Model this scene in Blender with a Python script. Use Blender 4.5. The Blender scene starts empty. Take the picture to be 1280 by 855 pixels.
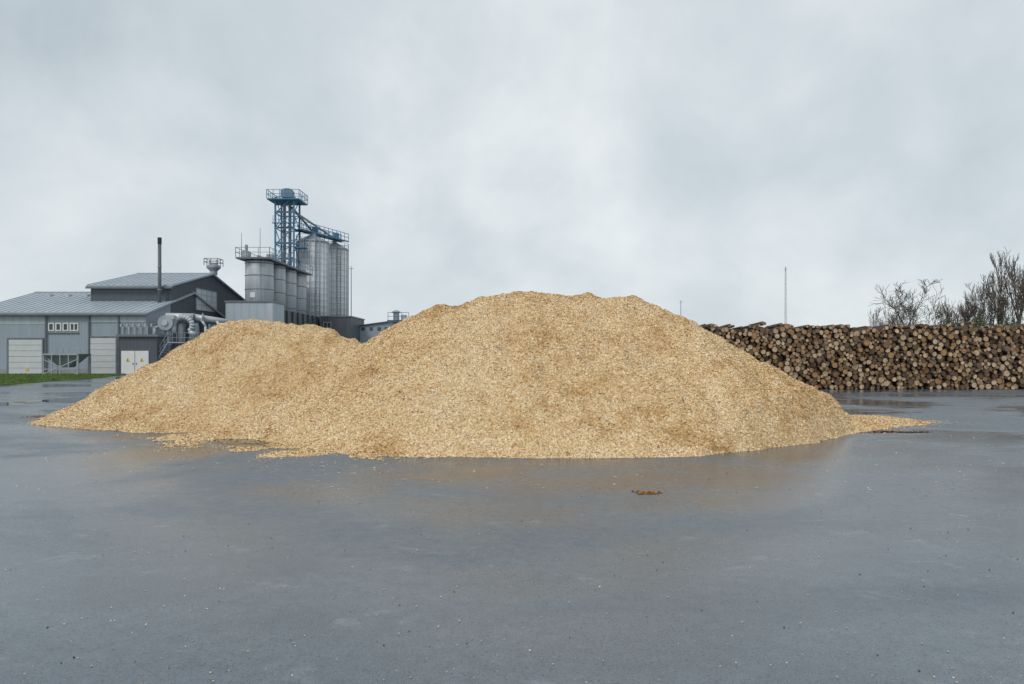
import bpy, math, random
import numpy as np
from mathutils import Vector, Matrix
random.seed(7); rng=np.random.default_rng(11)
S=bpy.context.scene; C=S.collection
F=853.0; HY=443.0; CH=2.0
def X(px,D): return (px-640)/F*D
def Z(py,D): return CH+(HY-py)/F*D
# ---------------------------------------------------------------- materials
class NT:
    def __init__(s,m): s.t=m.node_tree; s.n=s.t.nodes; s.l=s.t.links
    def add(s,ty,**k):
        n=s.n.new(ty)
        for a,b in k.items(): setattr(n,a,b)
        return n
    def put(s,sock,v):
        if v is None: return
        if isinstance(v,bpy.types.NodeSocket): s.l.new(v,sock)
        else: sock.default_value=v
    def math(s,op,a,b=None,c=None,clamp=False):
        n=s.add('ShaderNodeMath',operation=op); n.use_clamp=clamp
        s.put(n.inputs[0],a); s.put(n.inputs[1],b); s.put(n.inputs[2],c); return n.outputs[0]
    def vm(s,op,a,b=None,out=0):
        n=s.add('ShaderNodeVectorMath',operation=op); s.put(n.inputs[0],a)
        if b is not None: s.put(n.inputs[1],b)
        return n.outputs[out]
    def noise(s,vec,scale,detail=4,rough=.55,dist=0,out='Fac'):
        n=s.add('ShaderNodeTexNoise'); s.put(n.inputs['Vector'],vec)
        n.inputs['Scale'].default_value=scale; n.inputs['Detail'].default_value=detail
        n.inputs['Roughness'].default_value=rough; n.inputs['Distortion'].default_value=dist
        return n.outputs[out]
    def ramp(s,fac,stops):
        n=s.add('ShaderNodeValToRGB'); e=n.color_ramp.elements
        while len(e)<len(stops): e.new(.5)
        for q,(p,c) in zip(e,stops):
            q.position=p; q.color=(c,c,c,1) if not hasattr(c,'__len__') else (*c[:3],1)
        s.put(n.inputs[0],fac); return n.outputs[0]
    def mix(s,f,a,b,mode='MIX'):
        n=s.add('ShaderNodeMix',data_type='RGBA',blend_type=mode)
        s.put(n.inputs[0],f)
        for i,v in ((6,a),(7,b)):
            if hasattr(v,'__len__') and not isinstance(v,bpy.types.NodeSocket): v=(*v[:3],1)
            s.put(n.inputs[i],v)
        return n.outputs[2]
    def bump(s,h,strength=.3,dist=.02,nrm=None):
        n=s.add('ShaderNodeBump'); n.inputs['Strength'].default_value=strength; n.inputs['Distance'].default_value=dist
        s.put(n.inputs['Height'],h)
        if nrm is not None: s.put(n.inputs['Normal'],nrm)
        return n.outputs[0]
def newmat(name):
    m=bpy.data.materials.new(name); m.use_nodes=True; t=NT(m)
    b=t.n['Principled BSDF']; return m,t,b
def mat(name,col,rough=.6,metal=0,var=.18,scale=1.5,rib=0,ribh=.02,streak=False,ribk=.2):
    m,t,b=newmat(name); tc=t.add('ShaderNodeTexCoord').outputs['Object']
    v=tc
    if streak: v=t.vm('MULTIPLY',tc,(1,1,.18))
    n=t.noise(v,scale,6,.65)
    lo=tuple(c*(1-var) for c in col); hi=tuple(min(1,c*(1+var)) for c in col)
    c=t.ramp(n,[(.3,lo),(.7,hi)])
    if rib:
        d=t.vm('DOT_PRODUCT',tc,(1,1,0),out='Value')
        w=t.math('SINE',t.math('MULTIPLY',d,2*math.pi/rib))
        w2=t.math('MULTIPLY_ADD',w,.5,.5)
        c=t.mix(t.math('MULTIPLY',t.math('POWER',w2,6),ribk),c,tuple(x*.45 for x in col))
        t.put(b.inputs['Normal'],t.bump(w,.5,ribh))
    t.put(b.inputs['Base Color'],c); b.inputs['Roughness'].default_value=rough; b.inputs['Metallic'].default_value=metal
    return m
M={}
M['wall']=mat('pale_cladding',(.30,.35,.405),.5,rib=.3,streak=True,var=.07,ribh=.008,ribk=.12)
M['wall2']=mat('light_panel',(.41,.465,.51),.5,rib=.9,ribh=.008,streak=True,var=.08)
M['dark']=mat('dark_cladding',(.085,.099,.118),.5,rib=.35,streak=True,var=.12)
M['dark2']=mat('charcoal_steel',(.05,.057,.065),.5)
M['roof']=mat('roof_sheet',(.36,.41,.455),.4,var=.1,scale=.5)
M['white']=mat('white_door_paint',(.72,.72,.71),.5,var=.06)
M['door']=mat('door_grey',(.56,.58,.58),.5,var=.05)
M['trim']=mat('trim_grey',(.16,.18,.2),.5)
M['galv']=mat('galvanised',(.46,.49,.52),.42,.2,var=.16,scale=1.2,streak=True)
M['galvd']=mat('weathered_steel',(.34,.375,.405),.5,.15,var=.22,scale=1.5,streak=True)
M['silo']=mat('silo_steel',(.42,.45,.48),.45,.12,var=.25,scale=1.4,streak=True)
M['blue']=mat('blue_steel',(.06,.20,.33),.5,.1,var=.2)
M['bluel']=mat('blue_grey_steel',(.17,.225,.28),.5,.2,var=.2)
M['hopper']=mat('hopper_steel',(.19,.205,.235),.5,var=.25,streak=True)
M['glass']=mat('window_glass',(.06,.075,.085),.12,var=.15)
M['glassl']=mat('pale_glazing',(.62,.68,.72),.4,var=.06)
M['yellow']=mat('yellow_sign',(.75,.52,.03),.5,var=.05)
M['black']=mat('black_mark',(.02,.02,.02),.5)
M['flue']=mat('flue_steel',(.10,.11,.125),.5,var=.2)
M['conc']=mat('concrete',(.27,.27,.26),.8)
M['bark']=mat('bark',(.085,.056,.038),.9,var=.45,scale=4)
M['barkg']=mat('grey_bark',(.10,.083,.068),.9,var=.4,scale=3)
M['tree']=mat('tree_bark',(.08,.066,.052),.9,var=.3,scale=5)
M['twig']=mat('twigs',(.11,.088,.068),.9,var=.3,scale=2)
M['leaf']=mat('leaves_olive',(.12,.11,.055),.8,var=.4,scale=1)
M['ever']=mat('leaves_green',(.05,.07,.03),.8,var=.4,scale=1)
m,t,b=newmat('corrugated_silo'); tc=t.add('ShaderNodeTexCoord').outputs['Object']
sx=t.add('ShaderNodeSeparateXYZ'); t.put(sx.inputs[0],tc)
w=t.math('SINE',t.math('MULTIPLY',sx.outputs[2],2*math.pi/.9))
ang=t.math('ARCTAN2',sx.outputs[1],sx.outputs[0])
w3=t.math('SINE',t.math('MULTIPLY',ang,22))
c=t.ramp(t.noise(t.vm('MULTIPLY',tc,(1,1,.12)),1.6,5),[(.3,(.52,.55,.58)),(.7,(.68,.71,.74))])
c=t.mix(t.math('MULTIPLY',t.math('POWER',t.math('MULTIPLY_ADD',w,.5,.5),5),.35),c,(.28,.31,.33))
c=t.mix(t.math('MULTIPLY',t.math('POWER',t.math('MULTIPLY_ADD',w3,.5,.5),8),.4),c,(.22,.24,.26))
t.put(b.inputs['Base Color'],c); b.inputs['Metallic'].default_value=.1; b.inputs['Roughness'].default_value=.42
t.put(b.inputs['Normal'],t.bump(w,.5,.03)); M['corr']=m
def log_end(name,c1,c2,island=False):
    m,t,b=newmat(name); tc=t.add('ShaderNodeTexCoord').outputs['Object']
    if island: r=t.add('ShaderNodeNewGeometry').outputs['Random Per Island']
    else: r=t.add('ShaderNodeObjectInfo').outputs['Random']
    c=t.ramp(r,[(0,c1),(1,c2)]) if not island else t.ramp(r,[(0,(.10,.065,.04)),(.35,(.25,.15,.08)),(.7,(.44,.28,.15)),(1,(.66,.50,.32))])
    g=t.noise(tc,1.4 if not island else 5,4,.6)
    c=t.mix(t.ramp(g,[(.45,0.),(.75,.6)]),c,(.09,.055,.035))
    if not island:
        v=t.vm('MULTIPLY',tc,(1,0,1)); ln=t.vm('LENGTH',v,out='Value')
        c=t.mix(t.ramp(ln,[(.0,.35),(.12,0.),(.8,0.),(.97,.6)]),c,(.06,.035,.02))
        rg=t.math('SINE',t.math('MULTIPLY',ln,60)); c=t.mix(t.math('MULTIPLY_ADD',rg,.08,.08),c,(.1,.06,.03))
    t.put(b.inputs['Base Color'],c); b.inputs['Roughness'].default_value=.85
    return m
M['end_pale']=log_end('pale_sawn_wood',(.68,.52,.34),(.52,.37,.22))
M['end_orange']=log_end('orange_sawn_wood',(.50,.28,.12),(.36,.20,.09))
M['end_dark']=log_end('dark_sawn_wood',(.14,.088,.055),(.24,.145,.085))
M['end_mix']=log_end('mixed_sawn_wood',None,None,True)
# wood chips
def chip_mat(name,attr):
    m,t,b=newmat(name); tc=t.add('ShaderNodeTexCoord').outputs['Object']
    n1=t.noise(tc,.42,5,.6,.5); n2=t.noise(tc,2.0,6,.75); n3=t.noise(tc,7,4,.7)
    pat=t.math('ADD',t.math('ADD',t.math('MULTIPLY',n1,.40),t.math('MULTIPLY',n2,.36)),t.math('MULTIPLY',n3,.24))
    sz=t.add('ShaderNodeSeparateXYZ'); t.put(sz.inputs[0],tc)
    pat=t.math('ADD',pat,t.ramp(sz.outputs[2],[(0.,0.),(1.,0.)]) if False else t.math('MULTIPLY',t.math('MAXIMUM',t.math('SUBTRACT',sz.outputs[2],2.9),0.0),.035))
    tint=t.ramp(pat,[(.42,(1.0,1.0,1.0)),(.50,(.97,.93,.87)),(.56,(.86,.76,.62)),(.61,(.69,.55,.39)),(.69,(.52,.38,.25))])
    if attr:
        c=t.add('ShaderNodeVertexColor',layer_name='chip').outputs[0]
    else:
        vo=t.add('ShaderNodeTexVoronoi'); t.put(vo.inputs['Vector'],tc); vo.inputs['Scale'].default_value=34
        sp=t.add('ShaderNodeSeparateColor'); t.put(sp.inputs[0],vo.outputs['Color'])
        c=t.ramp(sp.outputs[0],[(0,(.40,.25,.12)),(.25,(.58,.41,.22)),(.7,(.72,.55,.32)),(1,(.80,.66,.43))])
        t.put(b.inputs['Normal'],t.bump(sp.outputs[1],.6,.03))
    t.put(b.inputs['Base Color'],t.mix(1.0,c,tint,'MULTIPLY')); b.inputs['Roughness'].default_value=.8
    b.inputs['Specular IOR Level'].default_value=.25
    return m
M['pile']=chip_mat('wood_chip_mass',False); M['chip']=chip_mat('wood_chips',True)
# asphalt
m,t,b=newmat('wet_asphalt'); tc=t.add('ShaderNodeTexCoord').outputs['Object']
st=t.vm('MULTIPLY',tc,(.6,1,1))
big=t.noise(st,.16,5,.55,.8); med=t.noise(st,.7,8,.66,.5); fine=t.noise(tc,38,4,.75); grain=t.noise(tc,95,3,.8); mot=t.noise(tc,7,5,.7)
c=t.ramp(big,[(.32,(.046,.063,.082)),(.68,(.105,.132,.160))])
c=t.mix(t.ramp(med,[(.42,0.),(.66,.7)]),c,(.15,.18,.21))
c=t.mix(t.ramp(mot,[(.35,.5),(.6,0.)]),c,(.04,.053,.068))
c=t.mix(t.ramp(grain,[(.53,0.),(.68,.8)]),c,(.29,.315,.335))
c=t.mix(t.ramp(fine,[(.34,.9),(.46,0.)]),c,(.014,.019,.024))
pale_sheen=t.noise(t.vm('MULTIPLY',tc,(.8,1.2,1)),1.6,7,.68,.4)
c=t.mix(t.ramp(pale_sheen,[(.60,0.),(.74,.5)]),c,(.30,.33,.36))  # pale smears of wet sheen painted into the asphalt base colour
t.put(b.inputs['Base Color'],c)
wet=t.math('ADD',t.math('MULTIPLY',big,.72),t.math('MULTIPLY',med,.28))
t.put(b.inputs['Roughness'],t.ramp(wet,[(.40,.08),(.47,.17),(.53,.36),(.60,.60)]))
b.inputs['Specular IOR Level'].default_value=.95
t.put(b.inputs['Normal'],t.bump(t.math('ADD',fine,grain),.3,.004)); M['asphalt']=m
m,t,b=newmat('puddle_water'); b.inputs['Base Color'].default_value=(.02,.024,.028,1); b.inputs['Roughness'].default_value=.03
tc=t.add('ShaderNodeTexCoord').outputs['Object']; t.put(b.inputs['Normal'],t.bump(t.noise(tc,3,3),.02,.01)); M['water']=m
M['grass']=mat('grass_green',(.10,.16,.035),.9,var=.35,scale=.8)
M['field']=mat('field_ground',(.09,.11,.045),.95,var=.3,scale=.05)
M['pebble']=mat('pebble_grey',(.40,.39,.37),.8,var=.4,scale=40)
M['pebbled']=mat('pebble_dark',(.05,.05,.05),.8,var=.4,scale=40)
# ---------------------------------------------------------------- helpers
class MB:
    def __init__(s): s.v=[]; s.f=[]; s.mi=[]; s.cur=0
    def addf(s,vs,fs):
        o=len(s.v); s.v+= [tuple(a) for a in vs]
        for f in fs: s.f.append(tuple(i+o for i in f)); s.mi.append(s.cur)
        return s
    def box(s,x0,x1,y0,y1,z0,z1):
        vs=[(x,y,z) for z in (z0,z1) for y in (y0,y1) for x in (x0,x1)]
        return s.addf(vs,[(0,2,3,1),(4,5,7,6),(0,1,5,4),(2,6,7,3),(0,4,6,2),(1,3,7,5)])
    def tube(s,p,q,r1,r2=None,n=8,cap=True):
        if r2 is None: r2=r1
        p=Vector(p); q=Vector(q); d=q-p
        if d.length<1e-6: return s
        d.normalize(); a=d.orthogonal().normalized(); b=d.cross(a)
        vs=[]
        for (c,r) in ((p,r1),(q,r2)):
            for i in range(n):
                t=2*math.pi*i/n; vs.append(c+a*math.cos(t)*r+b*math.sin(t)*r)
        fs=[(i,(i+1)%n,n+(i+1)%n,n+i) for i in range(n)]
        if cap: fs+=[tuple(range(n))[::-1],tuple(range(n,2*n))]
        return s.addf(vs,fs)
    def path(s,pts,r,n=8):
        for a,b in zip(pts[:-1],pts[1:]): s.tube(a,b,r,r,n)
        return s
    def lathe(s,cx,cy,prof,n=24,z0=0):
        vs=[]
        for (r,z) in prof:
            for i in range(n):
                t=2*math.pi*i/n; vs.append((cx+r*math.cos(t),cy+r*math.sin(t),z+z0))
        fs=[]
        for k in range(len(prof)-1):
            for i in range(n): fs.append((k*n+i,k*n+(i+1)%n,(k+1)*n+(i+1)%n,(k+1)*n+i))
        fs.append(tuple(range(n))[::-1]); fs.append(tuple(range((len(prof)-1)*n,len(prof)*n)))
        return s.addf(vs,fs)
    def prism(s,poly,axis,a,b):   # poly in the other two axes
        n=len(poly); vs=[]
        for w in (a,b):
            for (u,v) in poly:
                vs.append((w,u,v) if axis=='x' else (u,w,v) if axis=='y' else (u,v,w))
        return s.addf(vs,[tuple(range(n)),tuple(range(n,2*n))[::-1]]+[(i,n+i,n+(i+1)%n,(i+1)%n) for i in range(n)])
    def build(s,name,mt,parent=None,smooth=False,loc=None):
        me=bpy.data.meshes.new(name); 
        vs=s.v
        if loc is not None: vs=[(a[0]-loc[0],a[1]-loc[1],a[2]-loc[2]) for a in vs]
        me.from_pydata(vs,[],s.f)
        for q in (mt if isinstance(mt,(list,tuple)) else [mt]): me.materials.append(q)
        me.polygons.foreach_set('material_index',s.mi)
        if smooth: me.polygons.foreach_set('use_smooth',[True]*len(me.polygons))
        me.update()
        o=bpy.data.objects.new(name,me); C.objects.link(o)
        if loc is not None: o.location=loc
        if parent is not None:
            o.parent=parent
            if loc is None:
                w=parent
                off=Vector((0,0,0))
                while w is not None: off+=w.location; w=w.parent
                for v in me.vertices: v.co-=off
        return o
def tag(o,label=None,cat=None,group=None,kind=None):
    for k,v in (('label',label),('category',cat),('group',group),('kind',kind)):
        if v: o[k]=v
    return o
def empty(name,loc,label,cat,group=None):
    o=bpy.data.objects.new(name,None); C.objects.link(o); o.location=loc; o.empty_display_size=.3
    return tag(o,label,cat,group)
def np_mesh(name,verts,quads,mt,cols=None,smooth=False,k=4):
    me=bpy.data.meshes.new(name); nv=len(verts); nf=len(quads)
    me.vertices.add(nv); me.vertices.foreach_set('co',verts.astype(np.float32).ravel())
    me.loops.add(nf*k); me.loops.foreach_set('vertex_index',quads.astype(np.int32).ravel())
    me.polygons.add(nf); me.polygons.foreach_set('loop_start',(np.arange(nf)*k).astype(np.int32))
    me.polygons.foreach_set('loop_total',np.full(nf,k,dtype=np.int32))
    me.update(calc_edges=True)
    if smooth: me.polygons.foreach_set('use_smooth',np.ones(nf,dtype=bool))
    if cols is not None:
        a=me.color_attributes.new('chip','FLOAT_COLOR','POINT'); a.data.foreach_set('color',cols.astype(np.float32).ravel())
    me.materials.append(mt)
    o=bpy.data.objects.new(name,me); C.objects.link(o); return o
LAT=rng.random((8,256,256))
def vn(x,y,s=0):
    L=LAT[s%8]; xi=np.floor(x).astype(int); yi=np.floor(y).astype(int); fx=x-xi; fy=y-yi
    fx=fx*fx*(3-2*fx); fy=fy*fy*(3-2*fy); a=xi&255; b=yi&255; a1=(a+1)&255; b1=(b+1)&255
    return (L[a,b]*(1-fx)+L[a1,b]*fx)*(1-fy)+(L[a,b1]*(1-fx)+L[a1,b1]*fx)*fy-.5
def fbm(x,y,s=0,o=4):
    r=0; am=1
    for i in range(o): r=r+am*vn(x+17.3*i+40,y+9.1*i+40,s+i); x=x*2.03; y=y*2.03; am*=.5
    return r
# ---------------------------------------------------------------- ground
def sheet(name,poly,z,mt,kind='structure'):
    mb=MB(); mb.addf([(x,y,z) for x,y in poly],[tuple(range(len(poly)))]); o=mb.build(name,mt); o['kind']=kind; return o
sheet('field',[(-900,-300),(900,-300),(900,1500),(-900,1500)],-.03,M['field'])
sheet('asphalt_yard',[(-140,-40),(140,-40),(140,140),(-140,140)],0,M['asphalt'])
mb=MB(); lp=[(-37.6,66.8),(-34.2,52),(-32.4,40),(-80,40),(-80,66.8)]
mb.prism(lp,'z',0,.07); mb.build('lawn',M['grass'])['kind']='structure'
N=26000; gy=rng.uniform(40.2,66.6,N); xe=np.interp(gy,[40,52,66.8],[-32.5,-34.3,-37.7]); gx=xe-rng.random(N)**1.3*22
h=rng.uniform(.05,.16,N); w=rng.uniform(.01,.03,N); a=rng.uniform(0,6.28,N)
V=np.zeros((N,3,3)); V[:,0]=np.stack([gx-w*np.cos(a),gy-w*np.sin(a),np.full(N,.068)],1); V[:,1]=np.stack([gx+w*np.cos(a),gy+w*np.sin(a),np.full(N,.068)],1)
V[:,2]=np.stack([gx+rng.normal(0,.04,N),gy+rng.normal(0,.04,N),.07+h],1)
g=np_mesh('grass',V.reshape(-1,3),np.arange(N*3).reshape(-1,3),M['grass'],k=3); tag(g,'short green grass on the lawn strip before the grey hall','grass',kind='stuff')
def blob(name,cx,cy,rx,ry,z,mt,seed,rough=.35):
    mb=MB(); pts=[]; r_=random.Random(seed); ph=[r_.uniform(0,6.28) for _ in range(4)]
    for i in range(48):
        t=2*math.pi*i/48; k=1+rough*(math.sin(2*t+ph[0])*.5+math.sin(3*t+ph[1])*.4+math.sin(5*t+ph[2])*.3+math.sin(9*t+ph[3])*.2)
        pts.append((cx+rx*k*math.cos(t),cy+ry*k*math.sin(t),z))
    mb.addf(pts,[tuple(range(48))]); o=mb.build(name,mt); o['kind']='structure'; return o
blob('puddle',X(82,29.5),29.6,1.5,1.5,.005,M['water'],3)
blob('puddle',X(5,27.5),27.6,1.2,.9,.005,M['water'],5)
blob('puddle',X(350,15.6),15.7,1.5,.60,.005,M['water'],8)
blob('puddle',X(1085,18.6),17.6,.9,.25,.005,M['water'],9)
# ---------------------------------------------------------------- chip pile
def comp(x,y,A,B,HA,HB,s,r,sy=1.0,sb=1.0):
    ax,ay=A; bx,by=B; dx,dy=bx-ax,by-ay; L2=dx*dx+dy*dy+1e-9
    t=np.clip(((x-ax)*dx+(y-ay)*dy)/L2,0,1); ex=x-(ax+t*dx); ey=y-(ay+t*dy)
    ey=np.where(ey<0,ey*sy,ey*sb); d=np.sqrt(ex*ex+ey*ey+r*r)-r
    return HA+(HB-HA)*t-s*d
def height(x,y):
    wx=x+.30*fbm(x*.5,y*.5,1,3); wy=y+.30*fbm(x*.5+9,y*.5,2,3)
    cs=[comp(wx,wy,(.5,19.8),(2.7,19.8),3.84,3.70,.67,2.1,1.12),
        comp(wx,wy,(-1.75,20.0),(.6,19.9),3.46,3.72,.67,1.1,1.12),
        comp(wx,wy,(-8.2,22.0),(-6.9,21.6),3.16,3.06,.63,1.3,1.58),
        comp(wx,wy,(-6.5,21.2),(-2.5,20.3),2.38,2.40,.62,.9,1.55),
        comp(wx,wy,(-1.6,15.9),(-.2,16.2),.62,1.0,.50,.5,1.0),
        comp(wx,wy,(3.5,16.4),(5.4,17.6),.9,.55,.42,.6,1.0),
        comp(wx,wy,(6.0,19.4),(9.4,20.6),1.15,.30,.30,.6,1.1),
        comp(wx,wy,(-12.2,20.9),(-9.5,20.6),.62,1.2,.42,.6,1.0)]
    k=.18; m=np.maximum.reduce(cs); s=sum(np.exp((c-m)/k) for c in cs); h=m+k*np.log(s)-.06
    u=(wx-5.0)-(wy-17.0); h=h-.55*np.maximum(0,u-2.3)
    hole=.34*np.exp(-(((x+5.25)/1.35)**2+((y-15.75)/.52)**2))
    ap1=comp(wx,wy,(-6.9,17.0),(-3.0,14.6),.10,.13,.11,.3)+.15*fbm(x*1.4,y*1.4,3,5)-hole
    ap2=comp(wx,wy,(7.6,19.3),(11.0,20.3),.42,.17,.15,.3,1.35,.8)+.05*fbm(x*1.3,y*1.3,3,5)
    ap3=comp(wx,wy,(-12.6,20.9),(-13.1,21.0),.1,.05,.16,.2)+.1*fbm(x*1.3,y*1.3,3,5)
    apm=np.maximum(np.maximum(np.minimum(ap1,.045),np.minimum(ap2*.75,.24)),np.minimum(ap3,.05))
    n=.21*fbm(x*.8,y*.8,4,3)+.13*fbm(x*2.3,y*2.3,5,3)+.028*fbm(x*8,y*8,6,2)
    rill=.10*fbm(x*2.4,y*.55,0,3)
    sc=np.clip(h/.8,0,1)
    h=h+(n+rill)*(.10+.90*sc)
    return np.maximum(h,apm)
st=.06; gx=np.arange(-17,14.2,st); gy=np.arange(11.5,29.5,st)
GX,GY=np.meshgrid(gx,gy); H=height(GX,GY); ny,nx=H.shape
verts=np.stack([GX.ravel(),GY.ravel(),np.maximum(H.ravel(),-.04)],1)
ii,jj=np.meshgrid(np.arange(ny-1),np.arange(nx-1),indexing='ij'); a0=(ii*nx+jj).ravel()
q=np.stack([a0,a0+1,a0+nx+1,a0+nx],1); keep=(H.ravel()[q].max(1)>0); q=q[keep]
used=np.unique(q); mp=-np.ones(len(verts),int); mp[used]=np.arange(len(used)); verts=verts[used]; q=mp[q]
loc=np.array([0,20,0]); pile=np_mesh('wood_chip_pile',verts-loc,q,M['pile'],smooth=True); pile.location=(0,20,0)
tag(pile,'huge tan wood chip pile, broad summit and lower left shoulder, on wet asphalt','wood chip pile')
PAL=np.array([[.90,.74,.49],[.86,.67,.41],[.80,.59,.34],[.71,.50,.27],[.93,.82,.61],[.54,.35,.18],[.36,.22,.11]])
PW=np.array([.21,.24,.20,.13,.13,.06,.03])
def chips(x,y,z,nrm,smin,smax,tilt,zl):
    N=len(x); n=nrm+rng.normal(0,tilt,(N,3)); n/=np.linalg.norm(n,axis=1)[:,None]
    t=rng.normal(0,1,(N,3)); t-=n*(t*n).sum(1)[:,None]; t/=np.linalg.norm(t,axis=1)[:,None]; b=np.cross(n,t)
    L=(smin+(smax-smin)*rng.random(N)**2)[:,None]*.5; W=L*rng.uniform(.35,.8,(N,1))
    c=np.stack([x,y,z],1)+nrm*zl(N)[:,None]
    V=np.zeros((N,4,3)); 
    k=rng.uniform(.55,1,(N,1))
    V[:,0]=c-t*L-b*W; V[:,1]=c+t*L-b*W*k; V[:,2]=c+t*L*k+b*W; V[:,3]=c-t*L*rng.uniform(.6,1,(N,1))+b*W
    ci=rng.choice(len(PAL),N,p=PW); col=PAL[ci]*rng.uniform(.86,1.05,(N,1)); col=np.clip(col,0,1)
    col=np.repeat(np.concatenate([col,np.ones((N,1))],1)[:,None,:],4,1)
    return V.reshape(-1,3),np.arange(N*4).reshape(-1,4),col.reshape(-1,4)
N=1650000; x=rng.uniform(-15,13.9,N); y=12.4+rng.random(N)**1.15*13.5
h=height(x,y); k=(h>-.01)&((y<21.8)|(rng.random(N)<.2)|((x>8)&(y<24))); x=x[k];y=y[k];h=h[k]; e=.05
hx=(height(x+e,y)-height(x-e,y))/(2*e); hy=(height(x,y+e)-height(x,y-e))/(2*e)
nr=np.stack([-hx,-hy,np.ones_like(hx)],1); nr/=np.linalg.norm(nr,axis=1)[:,None]
V,Q,CO=chips(x,y,np.maximum(h,0),nr,.014,.056,.34,lambda n:rng.uniform(.0,.013,n))
ch=np_mesh('surface_wood_chips',V-loc,Q,M['chip'],CO); ch.parent=pile; ch['kind']='stuff'
# scattered around
N=330000; x=rng.uniform(-16,14.5,N); y=rng.uniform(11,23,N); h=height(x,y)
cl=.5+fbm(x*1.3,y*1.3,2,3)
p=np.exp(h*20)*np.clip(cl*1.6-.15,0,1); p=np.where(h<0,p,0)
p=np.maximum(p,np.where((h<0)&(((x+5.0)/2.9)**2+((y-15.3)/1.3)**2<1),.16*np.clip(cl,0,1),0)); k=rng.random(N)<p*.7
x=x[k];y=y[k]
N2=1700; y2=2.4+rng.random(N2)**1.2*16; x2=rng.uniform(-1,1,N2)*y2*.85; k2=(height(x2,y2)<-.02)
x=np.concatenate([x,x2[k2]]); y=np.concatenate([y,y2[k2]])
up=np.tile(np.array([[0,0,1.]]),(len(x),1))
V,Q,CO=chips(x,y,np.full(len(x),.007),up,.012,.045,.15,lambda n:rng.uniform(.0,.006,n))
V2=V.reshape(-1,4,3); cen=V2.mean(1,keepdims=True); sc=np.where(y<10,.42,1.)[:,None,None]; V=(cen+(V2-cen)*sc).reshape(-1,3)
o=np_mesh('scattered_wood_chips',V,Q,M['chip'],CO); tag(o,'loose wood chips strewn over the wet asphalt around the pile','wood chips',kind='stuff')
# pebbles
N=700; py_=2.4+rng.random(N)**1.1*13; px_=rng.uniform(-1,1,N)*py_*.8; mb=MB()
for a_,b_ in zip(px_,py_):
    if height(np.array([a_]),np.array([b_]))[0]>-.05: continue
    r=random.uniform(.002,.008); mb.cur=0 if random.random()<.65 else 1; mb.lathe(a_,b_,[(r*.8,-.001),(r,r*.5),(r*.5,r)],5)
mb.cur=0; o=mb.build('gravel_bits',[M['pebble'],M['pebbled']]); tag(o,'tiny stones and grit strewn over the wet asphalt','gravel',kind='stuff')
def clump(px,py,sx,sy,hh,label,seed):
    D=CH*F/(py-HY); cx=X(px,D); n=900; r=rng.random(n)**.6; a=rng.uniform(0,6.28,n)
    x=cx+np.cos(a)*r*sx*(1+.3*np.sin(3*a+seed)); y=D+np.sin(a)*r*sy*(1+.3*np.cos(2*a)); z=hh*(1-r)+.004
    up=np.tile(np.array([[0,0,1.]]),(n,1)); V,Q,CO=chips(x,y,z,up,.012,.04,.4,lambda k:rng.uniform(0,.008,k)); CO[:,:3]*=np.array([.5,.36,.25])
    o=np_mesh('sawdust_clump',V-np.array([cx,D,0]),Q,M['chip'],CO); o.location=(cx,D,0); tag(o,label,'sawdust')
clump(808,616,.19,.14,.008,'small brown sawdust clump alone on the asphalt before the chip pile',1)
clump(50,521,.5,.4,.03,'dark brown damp chips spilled at the far left tip of the chip pile',2)
# ---------------------------------------------------------------- log stack
D0=39.0; xl=9.2; xr=35.0
cand=np.linspace(xl,xr,520)
def topz(xx): 
    return 3.58+.07*math.sin(xx*.55)+.05*math.sin(xx*1.7+1)+.06*math.sin(xx*4.1)+.05*math.sin(xx*9.3)-.45*max(0,(10.4-xx)/1.4)
tops=np.array([topz(a) for a in cand])
CX=np.zeros(4600);CZ=np.zeros(4600);CR=np.zeros(4600);n=0
while n<4500:
    r=min(.20,max(.06,random.gauss(.110,.034)))
    if n:
        lo=max(0,n-800)
        dx=np.abs(cand[:,None]-CX[None,lo:n]); rr=(CR[None,lo:n]+r); zz=np.where(dx<rr,CZ[None,lo:n]+np.sqrt(np.maximum(rr*rr-dx*dx,0)),0).max(1); zz=np.maximum(zz,r)
    else: zz=np.full(len(cand),r)
    sc=zz+rng.normal(0,.03,len(cand)); sc=np.where(zz+r>tops,99,sc); i=int(np.argmin(sc))
    if sc[i]>90: break
    CX[n]=cand[i]; CZ[n]=zz[i]; CR[n]=r; n+=1
CX=CX[:n];CZ=CZ[:n];CR=CR[:n]
inview=(CX<D0*.745)&(CX>9.8)
vis=np.where(inview)[0]; order=vis[np.argsort(-CR[vis])][:300]; ind=set(order.tolist())
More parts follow.
